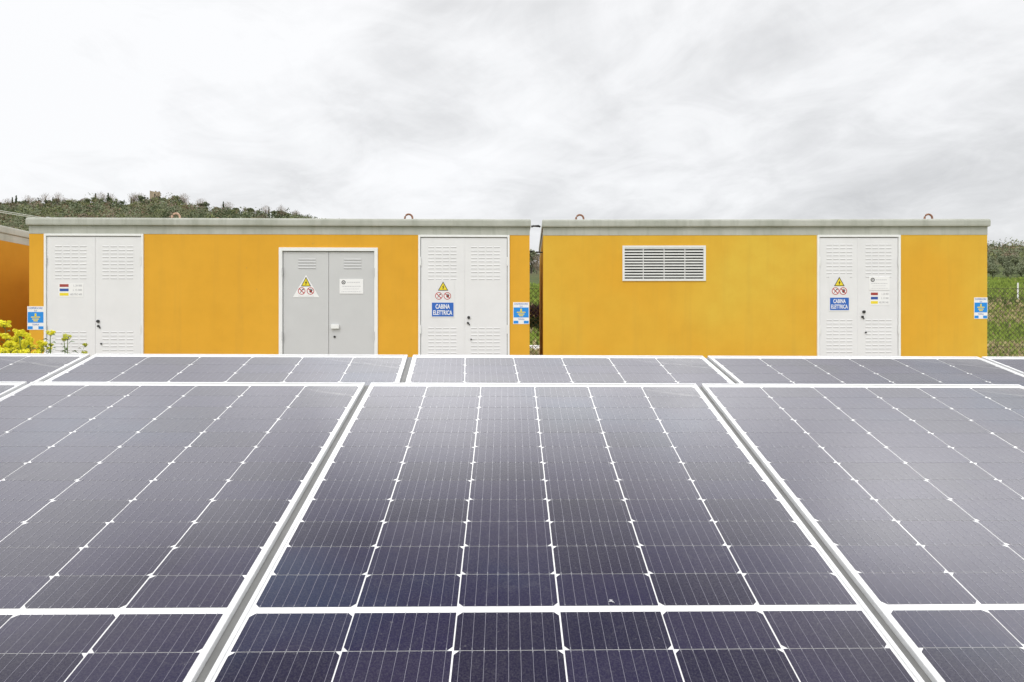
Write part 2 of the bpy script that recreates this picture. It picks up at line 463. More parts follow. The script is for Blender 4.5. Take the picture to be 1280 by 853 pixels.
def make_door(cab, root, fx0, fx1, fy, leaf, matl, fw, kind, seed=0):
    """fx0, fx1, fy: outer frame in the photograph; leaf: x of the leaves' meeting line"""
    a, zt = cab.P(fx0, fy); b, zt2 = cab.P(fx1, fy); m_, _ = cab.P(leaf, fy); zt = (zt + zt2) / 2
    zt = min(zt, cab.H - .2065)
    z0 = .08
    fr = MB(); y0, y1 = -.022, .05
    fr.box((a, y0, z0), (a + fw, y1, zt)); fr.box((b - fw, y0, z0), (b, y1, zt)); fr.box((a + fw, y0, zt - fw), (b - fw, y1, zt)); fr.box((a + fw, y0, z0), (b - fw, y1, z0 + fw))
    f = fr.build('door_frame', M['door_frame'], root); bevel(f, .003, 1)
    bk = MB(); bk.box((a + fw, .045, z0 + fw), (b - fw, .049, zt - fw)); bk.build('door_rebate', M['dark'], f)
    g = .0065
    spans = [(a + fw + g, m_ - .0028), (m_ + .0028, b - fw - g)]
    ya = -.008 if kind != 'grey' else .004
    for si, (p, q) in enumerate(spans):
        lf = MB(); lf.box((p, ya, z0 + fw + .008), (q, ya + .035, zt - fw - .0085))
        lv = MB(); w = q - p
        if kind == 'grey':
            for r_ in range(4):
                zz = cab.P(leaf, 323.5 + r_ * 3.6)[1] - .02
                louvre(lv, p + w * .33, p + w * .72, zz, .022, .006)
        else:
            for (ytop, n) in ((cab_rows[kind][0], cab_rows[kind][1]), (cab_rows[kind][2], 15)):
                for r_ in range(n):
                    zz = cab.P(leaf, ytop + r_ * 4.45)[1]
                    if zz < z0 + .25: continue
                    for q_ in range(4):
                        xa = p + w * (.17 + q_ * .175); louvre(lv, xa, xa + w * .145, zz - .02)
        for i, fc in enumerate(lv.f):
            n = len(lf.v); lf.v += [(lv.v[k][0], lv.v[k][1] + ya, lv.v[k][2]) for k in fc]; lf.f.append(tuple(range(n, n + len(fc)))); lf.m.append(lv.m[i])
        me = lf.build('door_leaf', [matl, M['louvre_slot'] if kind != 'grey' else M['grey_slot']], f, fix=False)
        # folded edge strip on the active leaf
        for zf in (.15, .5, .86):
            hz = z0 + (zt - z0) * zf; hx = a + fw + .002 if si == 0 else b - fw - .002
            h = MB(); h.tube([(hx, y0 - .004, hz - .055), (hx, y0 - .004, hz + .055)], .0075, 8)
            h.build('hinge', M['door_frame'] if kind != 'grey' else matl, f)
    if kind != 'grey':
        s = MB(); s.box((m_ - .014, ya - .005, z0 + fw + .01), (m_ + .012, ya - .0008, zt - fw - .01)); s.build('cover_strip', matl, f)
    return f, ya

cab_rows = {'a': (307, 10, 414), 'b': (308, 10, 409), 'c': (305, 10, 399)}

def disc(mb, x, z, r, y0, y1, n=16, mi=None):
    mb.prism([(x + r * math.cos(2 * PI * i / n), z + r * math.sin(2 * PI * i / n)) for i in range(n)], y0, y1, mi)
def ring(mb, x, z, r, w, y0, y1, n=20, mi=None):
    for i in range(n):
        a, b = 2 * PI * i / n, 2 * PI * (i + 1) / n
        mb.prism([(x + r * math.cos(a), z + r * math.sin(a)), (x + r * math.cos(b), z + r * math.sin(b)), (x + (r - w) * math.cos(b), z + (r - w) * math.sin(b)), (x + (r - w) * math.cos(a), z + (r - w) * math.sin(a))], y0, y1, mi)

def locks(cab, f, ya, k1, k2, k3):
    for (x, y), r, nme in ((k1, .019, 'lock'), (k2, .014, 'keyhole'), (k3, .010, 'lower_lock')):
        u, z = cab.P(x, y); m = MB(); disc(m, u, z, r, ya - .018, ya - .0005)
        if nme == 'keyhole': m.prism([(u + .004, z - .012), (u + .018, z - .032), (u + .026, z - .026), (u + .014, z - .004)], ya - .012, ya - .001)
        m.build(nme, M['dark_metal'], f)

C1 = Cabin(36.5, 272.3, 662, 274.6)
C2 = Cabin(679, 274.9, 1234, 274.0)
# holes: slightly smaller than the door frames so that the frames cover their edge
def hole(cab, x0, x1, y):
    a, z = cab.P(x0, y); b, z2 = cab.P(x1, y); return (a + .01, b - .01, .09, min(z, z2, cab.H - .2065) - .01)
c1h = [hole(C1, 56, 180, 292), hole(C1, 349, 472.5, 310), hole(C1, 523, 637, 292)]
cabin1, roof1 = make_cabin('electrical_cabin', C1, 'long orange rendered cabin with three double doors, left of the gap', M['wall_a'], c1h)
va, vz1 = C2.P(778, 307.5); vb, vz0 = C2.P(882, 351.5)
c2h = [hole(C2, 1021, 1125, 291), (va + .012, vb - .012, vz0 + .012, vz1 - .012)]
cabin2, roof2 = make_cabin('electrical_cabin', C2, 'amber rendered cabin with one white door and a louvred vent, right of the gap', M['wall_b'], c2h)
for x in (212, 508.5): loop(C1, roof1, x, 264)
for x in (726, 1170): loop(C2, roof2, x, 264)
# pins at the facing ends
for cab, roof, wall, xe, sg in ((C1, roof1, cabin1, C1.len, 1), (C2, roof2, cabin2, 0, -1)):
    for z in (HC + 1.53, ):
        m = MB(); m.tube([(xe + sg * .03, .25, z), (xe + sg * .13, .25, z + .008), (xe + sg * .15, .25, z - .01)], .012, 6); m.build('end_pin', M['dark_metal'], roof)
m = MB(); m.tube([(.0, .3, HC + 1.19), (-.09, .3, HC + 1.195)], .011, 6); m.build('end_pin', M['dark_metal'], cabin2)
m = MB(); m.tube([(C1.len, .3, HC + 1.2), (C1.len + .05, .3, HC + 1.2)], .010, 6); m.build('end_pin', M['dark_metal'], cabin1)
m = MB(); u, _ = C1.P(438, 271); m.tube([(u - .04, .2, C1.H - .01), (u, .2, C1.H + .02), (u + .01, .2, C1.H - .01)], .008, 5); m.build('roof_stub', M['dark_metal'], roof1)
for cab, roof, x in ((C1, roof1, 497), (C2, roof2, 1178)):
    u, _ = cab.P(x, 271); m = MB(); m.tube([(u - .05, .16, cab.H + .01), (u, .17, cab.H + .022), (u + .05, .18, cab.H + .008)], .004, 5); m.build('roof_wire', M['dark_metal'], roof)

d1, y1 = make_door(C1, cabin1, 56, 180, 292, 118.5, M['door_white'], .028, 'a')
locks(C1, d1, y1, (123.5, 402), (124, 408), (127.5, 430))
d2, y2 = make_door(C1, cabin1, 349, 472.5, 310, 410.8, M['door_grey'], .045, 'grey')
u, z = C1.P(419.5, 409); m = MB(); m.box((u - .055, y2 - .035, z - .025), (u + .05, y2 - .0005, z + .03)); bevel(m.build('handle_cover', M['door_frame'], d2), .006, 2)
u, z = C1.P(418.3, 421.3); m = MB(); disc(m, u, z, .014, y2 - .012, y2 - .0005); m.build('keyhole', M['dark_metal'], d2)
d3, y3 = make_door(C1, cabin1, 523, 637, 292, 579.5, M['door_white'], .028, 'b')
locks(C1, d3, y3, (586, 397.3), (585, 404), (589, 424.5))
d4, y4 = make_door(C2, cabin2, 1021, 1125, 291, 1073, M['door_white'], .028, 'c')
locks(C2, d4, y4, (1079.2, 390.2), (1077.3, 396.3), (1081.5, 416))

# vent grille
vg = MB(); fw = .028
vg.box((va, -.014, vz0), (vb, .03, vz0 + fw)); vg.box((va, -.014, vz1 - fw), (vb, .03, vz1)); vg.box((va, -.014, vz0 + fw), (va + fw, .03, vz1 - fw)); vg.box((vb - fw, -.014, vz0 + fw), (vb, .03, vz1 - fw))
n = 11; hh = (vz1 - vz0 - 2 * fw) / n
for i in range(n):
    z = vz0 + fw + hh * i + hh * .1
    vg.box((va + fw, -.006, z + hh * .42), (vb - fw, .002, z + hh * .93))
for i in (1, 2, 3):
    x = va + (vb - va) * (.0 + i * .25); vg.box((x - .006, -.011, vz0 + fw), (x + .004, -.0108, vz1 - fw))
g = vg.build('vent_grille', M['slat'], cabin2, fix=False)
bk = MB(); bk.box((va + .012, .06, vz0 + .012), (vb - .012, .064, vz1 - .012)); bk.build('vent_backing', M['dark'], g)

# third cabin, only its end wall shows in the alley at the left
C3 = Cabin.__new__(Cabin); C3.len = 5.2; C3.H = HC + 1.575; C3.mat = Matrix.Translation((-7.07 - 5.2, 8.0, 0)); C3.A = Vector((-12.3, 8.0)); C3.u = Vector((1, 0))
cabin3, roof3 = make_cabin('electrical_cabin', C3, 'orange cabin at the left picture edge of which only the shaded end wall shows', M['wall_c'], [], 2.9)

# ------------------------------------------------------------------ signs (things of their own)
def sign_root(cab, x, y, ydepth, name, label, cat='sign', group=None):
    u, z = cab.P(x, y); m = cab.mat @ Matrix.Translation((u, ydepth, z))
    return empty(name, label=label, cat=cat, group=group, mat=m)
def sz(cab, px): return px * (cab.A.y + .05) / F
def tri(w, h): return [(-w / 2, -h / 2), (w / 2, -h / 2), (0, h / 2)]
def bolt(mb, x, z, s, y0, y1, mi=None):
    mb.prism([(x + .18 * s, z + .5 * s), (x - .22 * s, z - .05 * s), (x - .02 * s, z - .02 * s), (x - .12 * s, z - .36 * s), (x + .02 * s, z - .5 * s), (x + .08 * s, z - .30 * s), (x + .04 * s, z - .30 * s), (x + .24 * s, z + .10 * s), (x + .04 * s, z + .07 * s)], y0, y1, mi)
def warn_triangle(root, x, z, w, h):
    m = MB(); m.prism([(x + a, z + b) for a, b in tri(w, h)], -.0048, -.0041); t = m.build('warning_triangle', M['black'], root)
    m = MB(); m.prism([(x + a * .78, z - h * .035 + b * .78) for a, b in tri(w, h)], -.0054, -.0049); m.build('yellow_field', M['yellow'], t)
    m = MB(); bolt(m, x, z - h * .1, h * .52, -.0062, -.0055); m.build('bolt_symbol', M['black'], t)
def prohibit(root, x, z, r, hand):
    m = MB(); disc(m, x, z, r, -.0048, -.0041, 20); t = m.build('prohibition_disc', M['plate'], root)
    m = MB()
    if hand:
        disc(m, x + r * .08, z - r * .12, r * .38, -.0053, -.0049, 10)
        for i in range(4): m.box((x - r * .24 + i * r * .19, -.0053, z), (x - r * .12 + i * r * .19, -.0049, z + r * (.5 + .08 * (i in (1, 2)))))
        m.prism([(x + r * .35, z - r * .1), (x + r * .6, z + r * .2), (x + r * .5, z + r * .28), (x + r * .25, z + r * .05)], -.0053, -.0049)
    else:
        m.prism([(x - r * .45, z - r * .45), (x - r * .3, z - r * .5), (x + r * .3, z + r * .3), (x + r * .15, z + r * .4)], -.0053, -.0049)
        disc(m, x + r * .38, z + r * .4, r * .2, -.0053, -.0049, 8)
    m.build('black_symbol', M['black'], t)
    m = MB(); ring(m, x, z, r, r * .17, -.0062, -.0054)
    c = math.cos(PI / 4); a = r * .9; w = r * .08
    m.prism([(x - a * c - w, z + a * c - w), (x - a * c + w, z + a * c + w), (x + a * c + w, z - a * c + w), (x + a * c - w, z - a * c - w)], -.0061, -.0053)
    m.build('red_ring', M['red'], t)

def plaque(cab, ya, x, ytri, ycirc, dx, x0, x1, yb0, yb1, label, group):
    cx = (x0 + x1) / 2
    root = sign_root(cab, cx, (ytri + yb1) / 2, ya, 'warning_sign', label, 'warning sign', group)
    uc, zc = cab.P(cx, (ytri + yb1) / 2)
    loc = lambda px, py: (cab.P(px, py)[0] - uc, cab.P(px, py)[1] - zc)
    w = sz(cab, x1 - x0)
    xa, zt = loc(x0 - 1.2, ytri - 8); xb, zb = loc(x1 + 1.2, yb1 + 1.2)
    m = MB(); m.prism([(xa, zb), (xb, zb), (xb, zt), (xa, zt)], -.004, -.0005); m.build('plate', M['door_white'], root)
    a, b = loc(x, ytri); warn_triangle(root, a, b, sz(cab, 13), sz(cab, 11.5))
    a, b = loc(x - dx, ycirc); prohibit(root, a, b, sz(cab, 4.6), False)
    a, b = loc(x + dx, ycirc); prohibit(root, a, b, sz(cab, 4.6), True)
    a, b = loc(x0, yb1); c, d = loc(x1, yb0)
    m = MB(); m.box((a, -.0052, b), (c, -.0041, d)); t = m.build('blue_panel', M['blue'], root)
    h = d - b
    text_mesh('CABINA', h * .44, M['plate'], t, ((a + c) / 2, -.0058, b + h * .72), (c - a) * .66, bold=.025)
    text_mesh('ELETTRICA', h * .44, M['plate'], t, ((a + c) / 2, -.0058, b + h * .28), (c - a) * .88, bold=.025)
gs = 'danger signs reading CABINA ELETTRICA'
plaque(C1, y3, 554, 358, 370.3, 5.3, 540, 567, 378.7, 396, 'danger sign with blue CABINA ELETTRICA panel on the white door left of the gap', gs)
plaque(C2, y4, 1048.6, 352.3, 364.2, 4.8, 1037, 1060.5, 372.5, 388, 'danger sign with blue CABINA ELETTRICA panel on the right cabin door', gs)

# white triangular danger sign on the grey door
root = sign_root(C1, 382.5, 358, y2, 'warning_sign', 'white triangular danger sign with yellow symbol on the grey door', 'warning sign')
w, h = sz(C1, 33), sz(C1, 28)
m = MB(); m.prism(tri(w, h), -.004, -.0005); m.build('plate', M['plate'], root)
warn_triangle(root, 0, h * .5 - sz(C1, 8.3), sz(C1, 12.5), sz(C1, 12)); prohibit(root, -sz(C1, 5.4), -h * .5 + sz(C1, 8), sz(C1, 4.6), False); prohibit(root, sz(C1, 5.6), -h * .5 + sz(C1, 8), sz(C1, 4.6), True)
m = MB(); m.box((-w * .3, -.0046, -h * .5 + .012), (w * .3, -.0041, -h * .5 + .018)); m.build('print_line', M['palegrey'], root)

def notice(cab, ya, x0, x1, y0, y1, label, lines, group='white notices with a round emblem'):
    root = sign_root(cab, (x0 + x1) / 2, (y0 + y1) / 2, ya, 'notice_sign', label, 'notice', group)
    w, h = sz(cab, x1 - x0), sz(cab, y1 - y0)
    m = MB(); m.box((-w / 2, -.006, -h / 2), (w / 2, -.0005, h / 2)); m.build('plate', M['plate'], root)
    m = MB(); ring(m, -w * .33, h * .27, sz(cab, 2.5), sz(cab, 1.0), -.007, -.0061); disc(m, -w * .33, h * .27, sz(cab, .7), -.007, -.0061, 8); m.build('emblem', M['black'], root)
    m = MB(); r = random.Random(5)
    for (zf, xa, xb, th) in lines:
        x = xa
        while x < xb:
            l = r.uniform(.03, .09); m.box((x * w, -.0068, zf * h - th * h), (min(x + l, xb) * w, -.0061, zf * h + th * h)); x += l + .018
    m.build('small_print', M['palegrey'], root)
ln = [(.27, -.18, .36, .03), (.0, -.40, .40, .028), (-.18, -.33, .33, .02), (-.36, -.42, .42, .02)]
notice(C1, y2, 424.5, 454, 349, 367.5, 'white notice with a dark round emblem on the right leaf of the grey door', ln)
notice(C2, y4, 1086, 1111, 346.5, 363, 'white notice with a round emblem on the right cabin door, above the coloured stripes', ln)

def stripes(cab, ya, x0, x1, y0, y1, label):
    root = sign_root(cab, (x0 + x1) / 2, (y0 + y1) / 2, ya, 'voltage_label', label, 'label', 'labels with red, blue and yellow stripes')
    w, h = sz(cab, x1 - x0), sz(cab, y1 - y0)
    m = MB(); m.box((-w / 2, -.0025, -h / 2), (w / 2, -.0005, h / 2)); m.build('plate', M['plate'], root)
    for i, (mt, tx, tw) in enumerate((('dullred', 'L 20 000', .34), ('navy', 'L 15 000', .36), ('yellow', 'NEUTRO 400', .48))):
        z = h * (.33 - i * .32)
        m = MB(); m.box((-w * .45, -.0032, z - h * .10), (-w * .09, -.0026, z + h * .10)); m.build('stripe', M[mt], root)
        text_mesh(tx, h * .2, M['greyprint'], root, (w * (.45 - tw / 2), -.003, z), w * tw)
stripes(C1, y1, 74, 104.5, 354.5, 371.5, 'small label with red, blue and yellow stripes on the leftmost white door')
stripes(C2, y4, 1087, 1111, 365, 381.5, 'small label with red, blue and yellow stripes on the right cabin door')

def earth_sign(cab, x0, x1, y0, y1, label):
    root = sign_root(cab, (x0 + x1) / 2, (y0 + y1) / 2, 0, 'earthing_sign', label, 'earthing sign', 'blue and white earthing signs')
    w, h = sz(cab, x1 - x0), sz(cab, y1 - y0)
    m = MB(); m.box((-w / 2, -.004, -h / 2), (w / 2, -.0005, h / 2)); m.build('plate', M['plate'], root)
    m = MB(); m.box((-w * .47, -.005, -h * .20), (w * .47, -.0041, h * .26)); t = m.build('blue_panel', M['skyblue'], root)
    m = MB(); m.box((-.05 * w, -.006, .05 * h), (.05 * w, -.0051, .20 * h))
    for z, ww in ((.04, .27), (-.045, .20), (-.12, .13)): m.box((-ww * w, -.006, (z - .022) * h), (ww * w, -.0051, (z + .022) * h))
    m.build('earth_symbol', M['yellow'], t)
    m = MB(); m.box((-w * .47, -.005, -h * .475), (-w * .17, -.0041, -h * .35)); m.box((w * .17, -.005, -h * .475), (w * .47, -.0041, -h * .35)); m.build('blue_corners', M['skyblue'], root)
    text_mesh('DISPERSORE', h * .12, M['blue'], root, (0, -.0046, h * .42), w * .84)
    text_mesh('DI', h * .08, M['blue'], root, (0, -.0046, h * .31), w * .16)
    text_mesh('TERRA', h * .10, M['blue'], root, (0, -.0046, -h * .28), w * .42)
earth_sign(C1, 34.6, 55, 383.3, 412.5, 'blue and white earthing sign beside the leftmost white door')
earth_sign(C1, 641.3, 661.5, 378, 405.5, 'blue and white earthing sign on the left cabin beside the gap')
earth_sign(C2, 1217.6, 1234, 372.3, 398.7, 'blue and white earthing sign at the right end of the right cabin')

# ------------------------------------------------------------------ terrain
def lerp_tab(tab, x):
    if x <= tab[0][0]: return tab[0][1]
    for (a, b), (c, d) in zip(tab, tab[1:]):
        if x <= c:
            t = (x - a) / (c - a); return b + (d - b) * t
    return tab[-1][1]
PROF = [(11.5, 0), (16, .15), (22, .62), (27, .78), (33, .97), (38, 1.9), (45, 3.1), (52, 4.5), (60, 5.9), (72, 8.5), (85, 11.0), (110, 14.0), (160, 18.5), (300, 20), (900, 30)]
RPX = [(-400, 266), (-100, 263), (0, 260), (60, 259), (120, 257), (170, 258), (186, 252), (195, 249.5), (203, 250), (222, 255), (240, 262), (300, 268), (385, 277), (460, 300), (560, 322), (662, 335), (900, 331), (1100, 322), (1236, 314), (1280, 318), (1400, 312), (1800, 300)]
def ridge(X):
    px = CX + F * X / 300; return HC + (CY - lerp_tab(RPX, px)) * 300 / F
def sm(t): t = max(0, min(1, t)); return t * t * (3 - 2 * t)
def hz(x, y):
    b = lerp_tab(PROF, y)
    if y > 60: b = 5.9 + (b - 5.9) * (.72 + .28 * sm((x / y - .3) / .35))
    if y > 85:
        Xr = x * 300 / y
        b85 = 5.9 + (lerp_tab(PROF, 85) - 5.9) * (.72 + .28 * sm((x / y - .3) / .35))
        a0, a1 = (b85 - HC) / 85, (ridge(Xr) - HC) / 300
        t = min(1, (y - 85) / 210); t = t * (1.6 - .6 * t)
        b = HC + (a0 + (a1 - a0) * t) * y if y <= 300 else ridge(Xr) - (y - 300) * .05
    b += (math.sin(x * .13 + y * .07) * .1 + math.sin(x * .05 - y * .11) * .15) * sm((y - 34) / 40)
    return b
def mat_ground():
    m, nt, b = nm('ground')
    geo = nt.nodes.new('ShaderNodeNewGeometry'); sep = nt.nodes.new('ShaderNodeSeparateXYZ'); nt.links.new(geo.outputs['Position'], sep.inputs[0])
    pos = geo.outputs['Position']
    wob = mth(nt, 'MULTIPLY', mth(nt, 'SUBTRACT', noise(nt, .09, 4, .6, pos), .5), 9)
    y = mth(nt, 'ADD', sep.outputs[1], wob)
    y = mth(nt, 'ADD', y, mth(nt, 'MULTIPLY', sep.outputs[0], -.06))
    t = mth(nt, 'DIVIDE', y, 100)
    G = (.15, .24, .035); G2 = (.20, .28, .045); B = (.36, .26, .18); O = (.36, .27, .08); D = (.08, .11, .035)
    r = nt.nodes.new('ShaderNodeValToRGB'); nt.links.new(t, r.inputs[0]); r.color_ramp.interpolation = 'LINEAR'
    st = [(.0, (.10, .13, .035)), (.14, (.09, .12, .03)), (.17, B), (.29, B), (.31, G2), (.37, G), (.385, O), (.45, O), (.465, B), (.485, D), (.50, G2), (.60, G2), (.62, D), (.80, (.06, .075, .03)), (.95, (.07, .065, .035))]
    e = r.color_ramp.elements
    while len(e) < len(st): e.new(.5)
    for el, (p, c) in zip(e, st): el.position = p; el.color = (*c, 1)
    f = noise(nt, 3.2, 6, .7, pos); f2 = noise(nt, .6, 4, .6, pos)
    c = mix(nt, mth(nt, 'MULTIPLY', ramp(nt, f, [(.4, 0), (.65, 1)]), .55), r.outputs[0], (.09, .13, .03))
    c = mix(nt, mth(nt, 'MULTIPLY', ramp(nt, f2, [(.45, 0), (.7, 1)]), .4), c, (.16, .14, .06))
    nt.links.new(c, b.inputs['Base Color']); b.inputs['Roughness'].default_value = .95
    b.inputs['Specular IOR Level'].default_value = .1
    bump(nt, b, f, .5, .1)
    return m
M['ground'] = mat_ground()
ysl = [-300, -60, -10, 0, 5, 9, 11.5, 14, 16, 19, 22, 24, 27, 30, 33, 35.5, 38, 41, 45, 48, 52, 56, 60, 66, 72, 78, 85] + [85 + 6 * i for i in range(1, 37)] + [330, 380, 450, 560, 700, 900]
xsl = []
for i in range(-60, 61): xsl.append(math.copysign(abs(i / 60) ** 1.6 * 900, i))
gm = MB(); nx = len(xsl)
for y in ysl:
    for x in xsl: gm.v.append((x, y, hz(x, y)))
for j in range(len(ysl) - 1):
    for i in range(nx - 1): gm.f.append((j * nx + i, j * nx + i + 1, (j + 1) * nx + i + 1, (j + 1) * nx + i)); gm.m.append(0)
tag(gm.build('ground', M['ground'], smooth=True, fix=False), kind='structure')

def strip(name, mat, pts, w, lift=.02):
    m = MB()
    for (a, b) in zip(pts, pts[1:]):
        n = max(2, int(math.dist(a, b) / 3))
        for i in range(n):
            p = [a[k] + (b[k] - a[k]) * i / n for k in (0, 1)]; q = [a[k] + (b[k] - a[k]) * (i + 1) / n for k in (0, 1)]
            m.face([(p[0], p[1] - w / 2, hz(p[0], p[1] - w / 2) + lift), (q[0], q[1] - w / 2, hz(q[0], q[1] - w / 2) + lift), (q[0], q[1] + w / 2, hz(q[0], q[1] + w / 2) + lift), (p[0], p[1] + w / 2, hz(p[0], p[1] + w / 2) + lift)])
    return tag(m.build(name, mat, fix=False), kind='structure')
M['gravel'] = simple('pale_gravel', (.60, .58, .54), .95, .15, 6)
strip('path', M['gravel'], [(-30, 28), (20, 28)], 6.0, .05)
strip('track', M['gravel'], [(60, 98), (220, 98)], 1.4, .25)
# dirt and gravel yard round the cabins
yd = MB(); yd.box((-9, .9, -.03), (9.5, 11.0, .006)); tag(yd.build('yard', simple('yard_gravel', (.30, .28, .22), .95, .3, 5)), kind='structure')

# ------------------------------------------------------------------ foliage
def folmat(name, c, var=.45):
    m, nt, b = nm(name)
    f = noise(nt, .9, 3, .6, coord(nt)); g = noise(nt, 7, 2, .6, coord(nt))
    lo = tuple(x * (1 - var) for x in c); hi = tuple(x * (1 + var) for x in c)
    cc = mix(nt, .5, ramp(nt, f, [(.35, lo), (.65, hi)]), ramp(nt, g, [(.35, lo), (.65, hi)]))
    nt.links.new(cc, b.inputs['Base Color']); b.inputs['Roughness'].default_value = .8; b.inputs['Specular IOR Level'].default_value = .15
    return m
FM = [folmat('grey_green_leaves', (.22, .245, .155)), folmat('dark_green_leaves', (.085, .11, .055)), folmat('olive_leaves', (.21, .23, .10)), folmat('brown_twigs', (.27, .215, .165)), folmat('rusty_twigs', (.24, .18, .12)), folmat('dark_bark', (.075, .06, .05))]
def leafball(mb, c, r, n, size, mi, rnd, flat=.8, shell=.5):
    for _ in range(n):
        while True:
            d = Vector((rnd.uniform(-1, 1), rnd.uniform(-1, 1), rnd.uniform(-1, 1)))
            if shell < d.length < 1: break
        p = Vector(c) + Vector((d.x * r, d.y * r, d.z * r * flat))
        a = Vector((rnd.gauss(0, 1), rnd.gauss(0, 1), rnd.gauss(0, 1))).normalized(); b = a.orthogonal().normalized(); e = a.cross(b)
        s = size * rnd.uniform(.6, 1.4)
        mb.face([p + b * s, p - b * s * .5 + e * s * .8, p - b * s * .5 - e * s * .8], mi)
def twigs(mb, base, h, n, mi, rnd, spread=.5, r0=.05):
    top = Vector(base) + Vector((0, 0, h * .35))
    for _ in range(n):
        a = rnd.uniform(0, 2 * PI); t = rnd.uniform(.1, spread)
        d = Vector((math.cos(a) * t, math.sin(a) * t, 1)).normalized()
        p = top + Vector((0, 0, rnd.uniform(-.1, .2) * h)); L = h * rnd.uniform(.35, .65)
        q = p + d * L * .5; e = q + (d + Vector((rnd.uniform(-.4, .4), rnd.uniform(-.4, .4), 0))) * L * .5
        mb.tube([p, q, e], [r0, r0 * .6, r0 * .2], 3, mi, cap=False)

# far woodland as one mass
wd = MB(); rnd = random.Random(21)
def inwoods(x, y):
    px = CX + F * x / y
    return -260 < px < 1560
cnt = 0
while cnt < 2600:
    y = rnd.uniform(125, 306) if rnd.random() < .8 else rnd.uniform(285, 312)
    x = rnd.uniform(-.98, 1.02) * y
    if not inwoods(x, y): continue
    px = CX + F * x / y
    if 420 < px < 1200 and rnd.random() < .55: continue
    if px < 420 and y < 150: continue
    if y > 300 and 183 < px < 208: continue
    z = hz(x, y); r = rnd.uniform(1.5, 3.2) if y < 270 else rnd.uniform(.9, 1.9)
    if y > 285 and 180 < px < 212: r = .8
    pt = math.sin(x * .085 + 1) + math.sin(y * .12 + x * .035) + rnd.uniform(-.7, .7)
    kind = rnd.choices([0, 1, 2, 3, 4], [1.5, .5, .7, 5, 2.5] if pt > (1.35 if x < -.2 * y else .85) else ([2, 6, 1.5, .5, .3] if pt < -.9 else [6, 2, 2.5, 1, .6]))[0]
    if y < 270: r *= rnd.choice([.8, 1, 1.35])
    r *= min(1, y / 250)
    leafball(wd, (x, y, z + r * .7), r, 75 if y > 200 else 110, .30 if y > 200 else .17, kind, rnd, rnd.uniform(.7, 1.1), .45)
    cnt += 1
tag(wd.build('woodland', FM, fix=False), 'mixed grey green and brown woodland covering the far hills', 'woodland', kind='stuff')

# tree kinds
def proto_tree(kind, rnd):
    t = MB(); c = MB(); h = 6.0
    if kind == 'bare':
        t.tube([(0, 0, -.5), (.1, 0, h * .3), (0, .1, h * .55)], [.12, .08, .05], 6, 5); twigs(t, (0, 0, -1), h * 1.0, 26, 3, rnd, .75, .04)
        for _ in range(260):
            a = rnd.uniform(0, 2 * PI); q = rnd.uniform(.2, 1.9); p = Vector((math.cos(a) * q, math.sin(a) * q, h * .22 + rnd.uniform(0, .68) * h * (1 - q * .2)))
            d = Vector((rnd.uniform(-.5, .5), rnd.uniform(-.5, .5), 1)) * rnd.uniform(.3, .8)
            c.tube([p, p + d], [.022, .012], 3, 3, cap=False)
    elif kind == 'round':
        t.tube([(0, 0, -.5), (0, .1, h * .3), (.1, 0, h * .6)], [.2, .14, .06], 6, 5)
        for _ in range(3):
            a = rnd.uniform(0, 6.3); t.tube([(0, 0, h * .3), (math.cos(a) * .9, math.sin(a) * .9, h * .55)], [.08, .03], 4, 5)
        for _ in range(9):
            a = rnd.uniform(0, 2 * PI); q = rnd.uniform(0, 1.3); leafball(c, (math.cos(a) * q, math.sin(a) * q, h * .42 + rnd.uniform(-1.4, 1.7)), rnd.uniform(.8, 1.25), 90, .22, rnd.choice([0, 0, 1, 2]), rnd, .85, .3)
    elif kind == 'spire':
        t.tube([(0, 0, -.5), (0, 0, h * .8)], [.15, .04], 5, 5)
        for i in range(9):
            z = .8 + i * .58; leafball(c, (rnd.uniform(-.1, .1), rnd.uniform(-.1, .1), z), .75 * (1 - i / 11), 70, .18, 1, rnd, 1.1, .3)
    elif kind == 'shrub':
        t.tube([(0, 0, -.3), (.1, 0, .8)], [.09, .04], 5, 5); t.tube([(0, 0, .2), (-.3, .2, 1.0)], [.06, .03], 5, 5)
        for _ in range(7):
            a = rnd.uniform(0, 2 * PI); q = rnd.uniform(0, .8); leafball(c, (math.cos(a) * q, math.sin(a) * q, 1.1 + rnd.uniform(-.3, .6)), rnd.uniform(.5, .8), 90, .13, rnd.choice([0, 2, 0]), rnd, .8, .3)
    return t, c
TR = {}
for kind, nmx, cname in (('bare', 'bare_tree', 'crown'), ('round', 'broadleaf_tree', 'crown'), ('spire', 'conifer_tree', 'crown'), ('shrub', 'olive_tree', 'crown')):
    for v in range(2):
        TR[kind, v] = (proto_tree(kind, random.Random(40 + v)), nmx, cname, {})
def plant_tree(kind, v, x, y, s, label, group, sx=1):
    (t, c), nmx, cname, cache = TR[kind, v]
    root = empty(nmx, label=label, cat='tree', group=group, mat=Matrix.Translation((x, y, hz(x, y))) @ Matrix.Rotation(x * 3.1, 4, 'Z') @ Matrix.Diagonal((s * sx, s * sx, s, 1)))
    if 't' not in cache:
        cache['t'] = t.build('trunk', FM, root, fix=False); cache['c'] = c.build(cname, FM, root, fix=False)
    else:
        for k_ in ('t', 'c'):
            o = cache[k_].copy(); COL.objects.link(o); o.parent = root
    return root
rnd = random.Random(77)
KL = {'bare': 'bare brown tree', 'round': 'rounded grey green tree', 'spire': 'narrow dark conifer'}
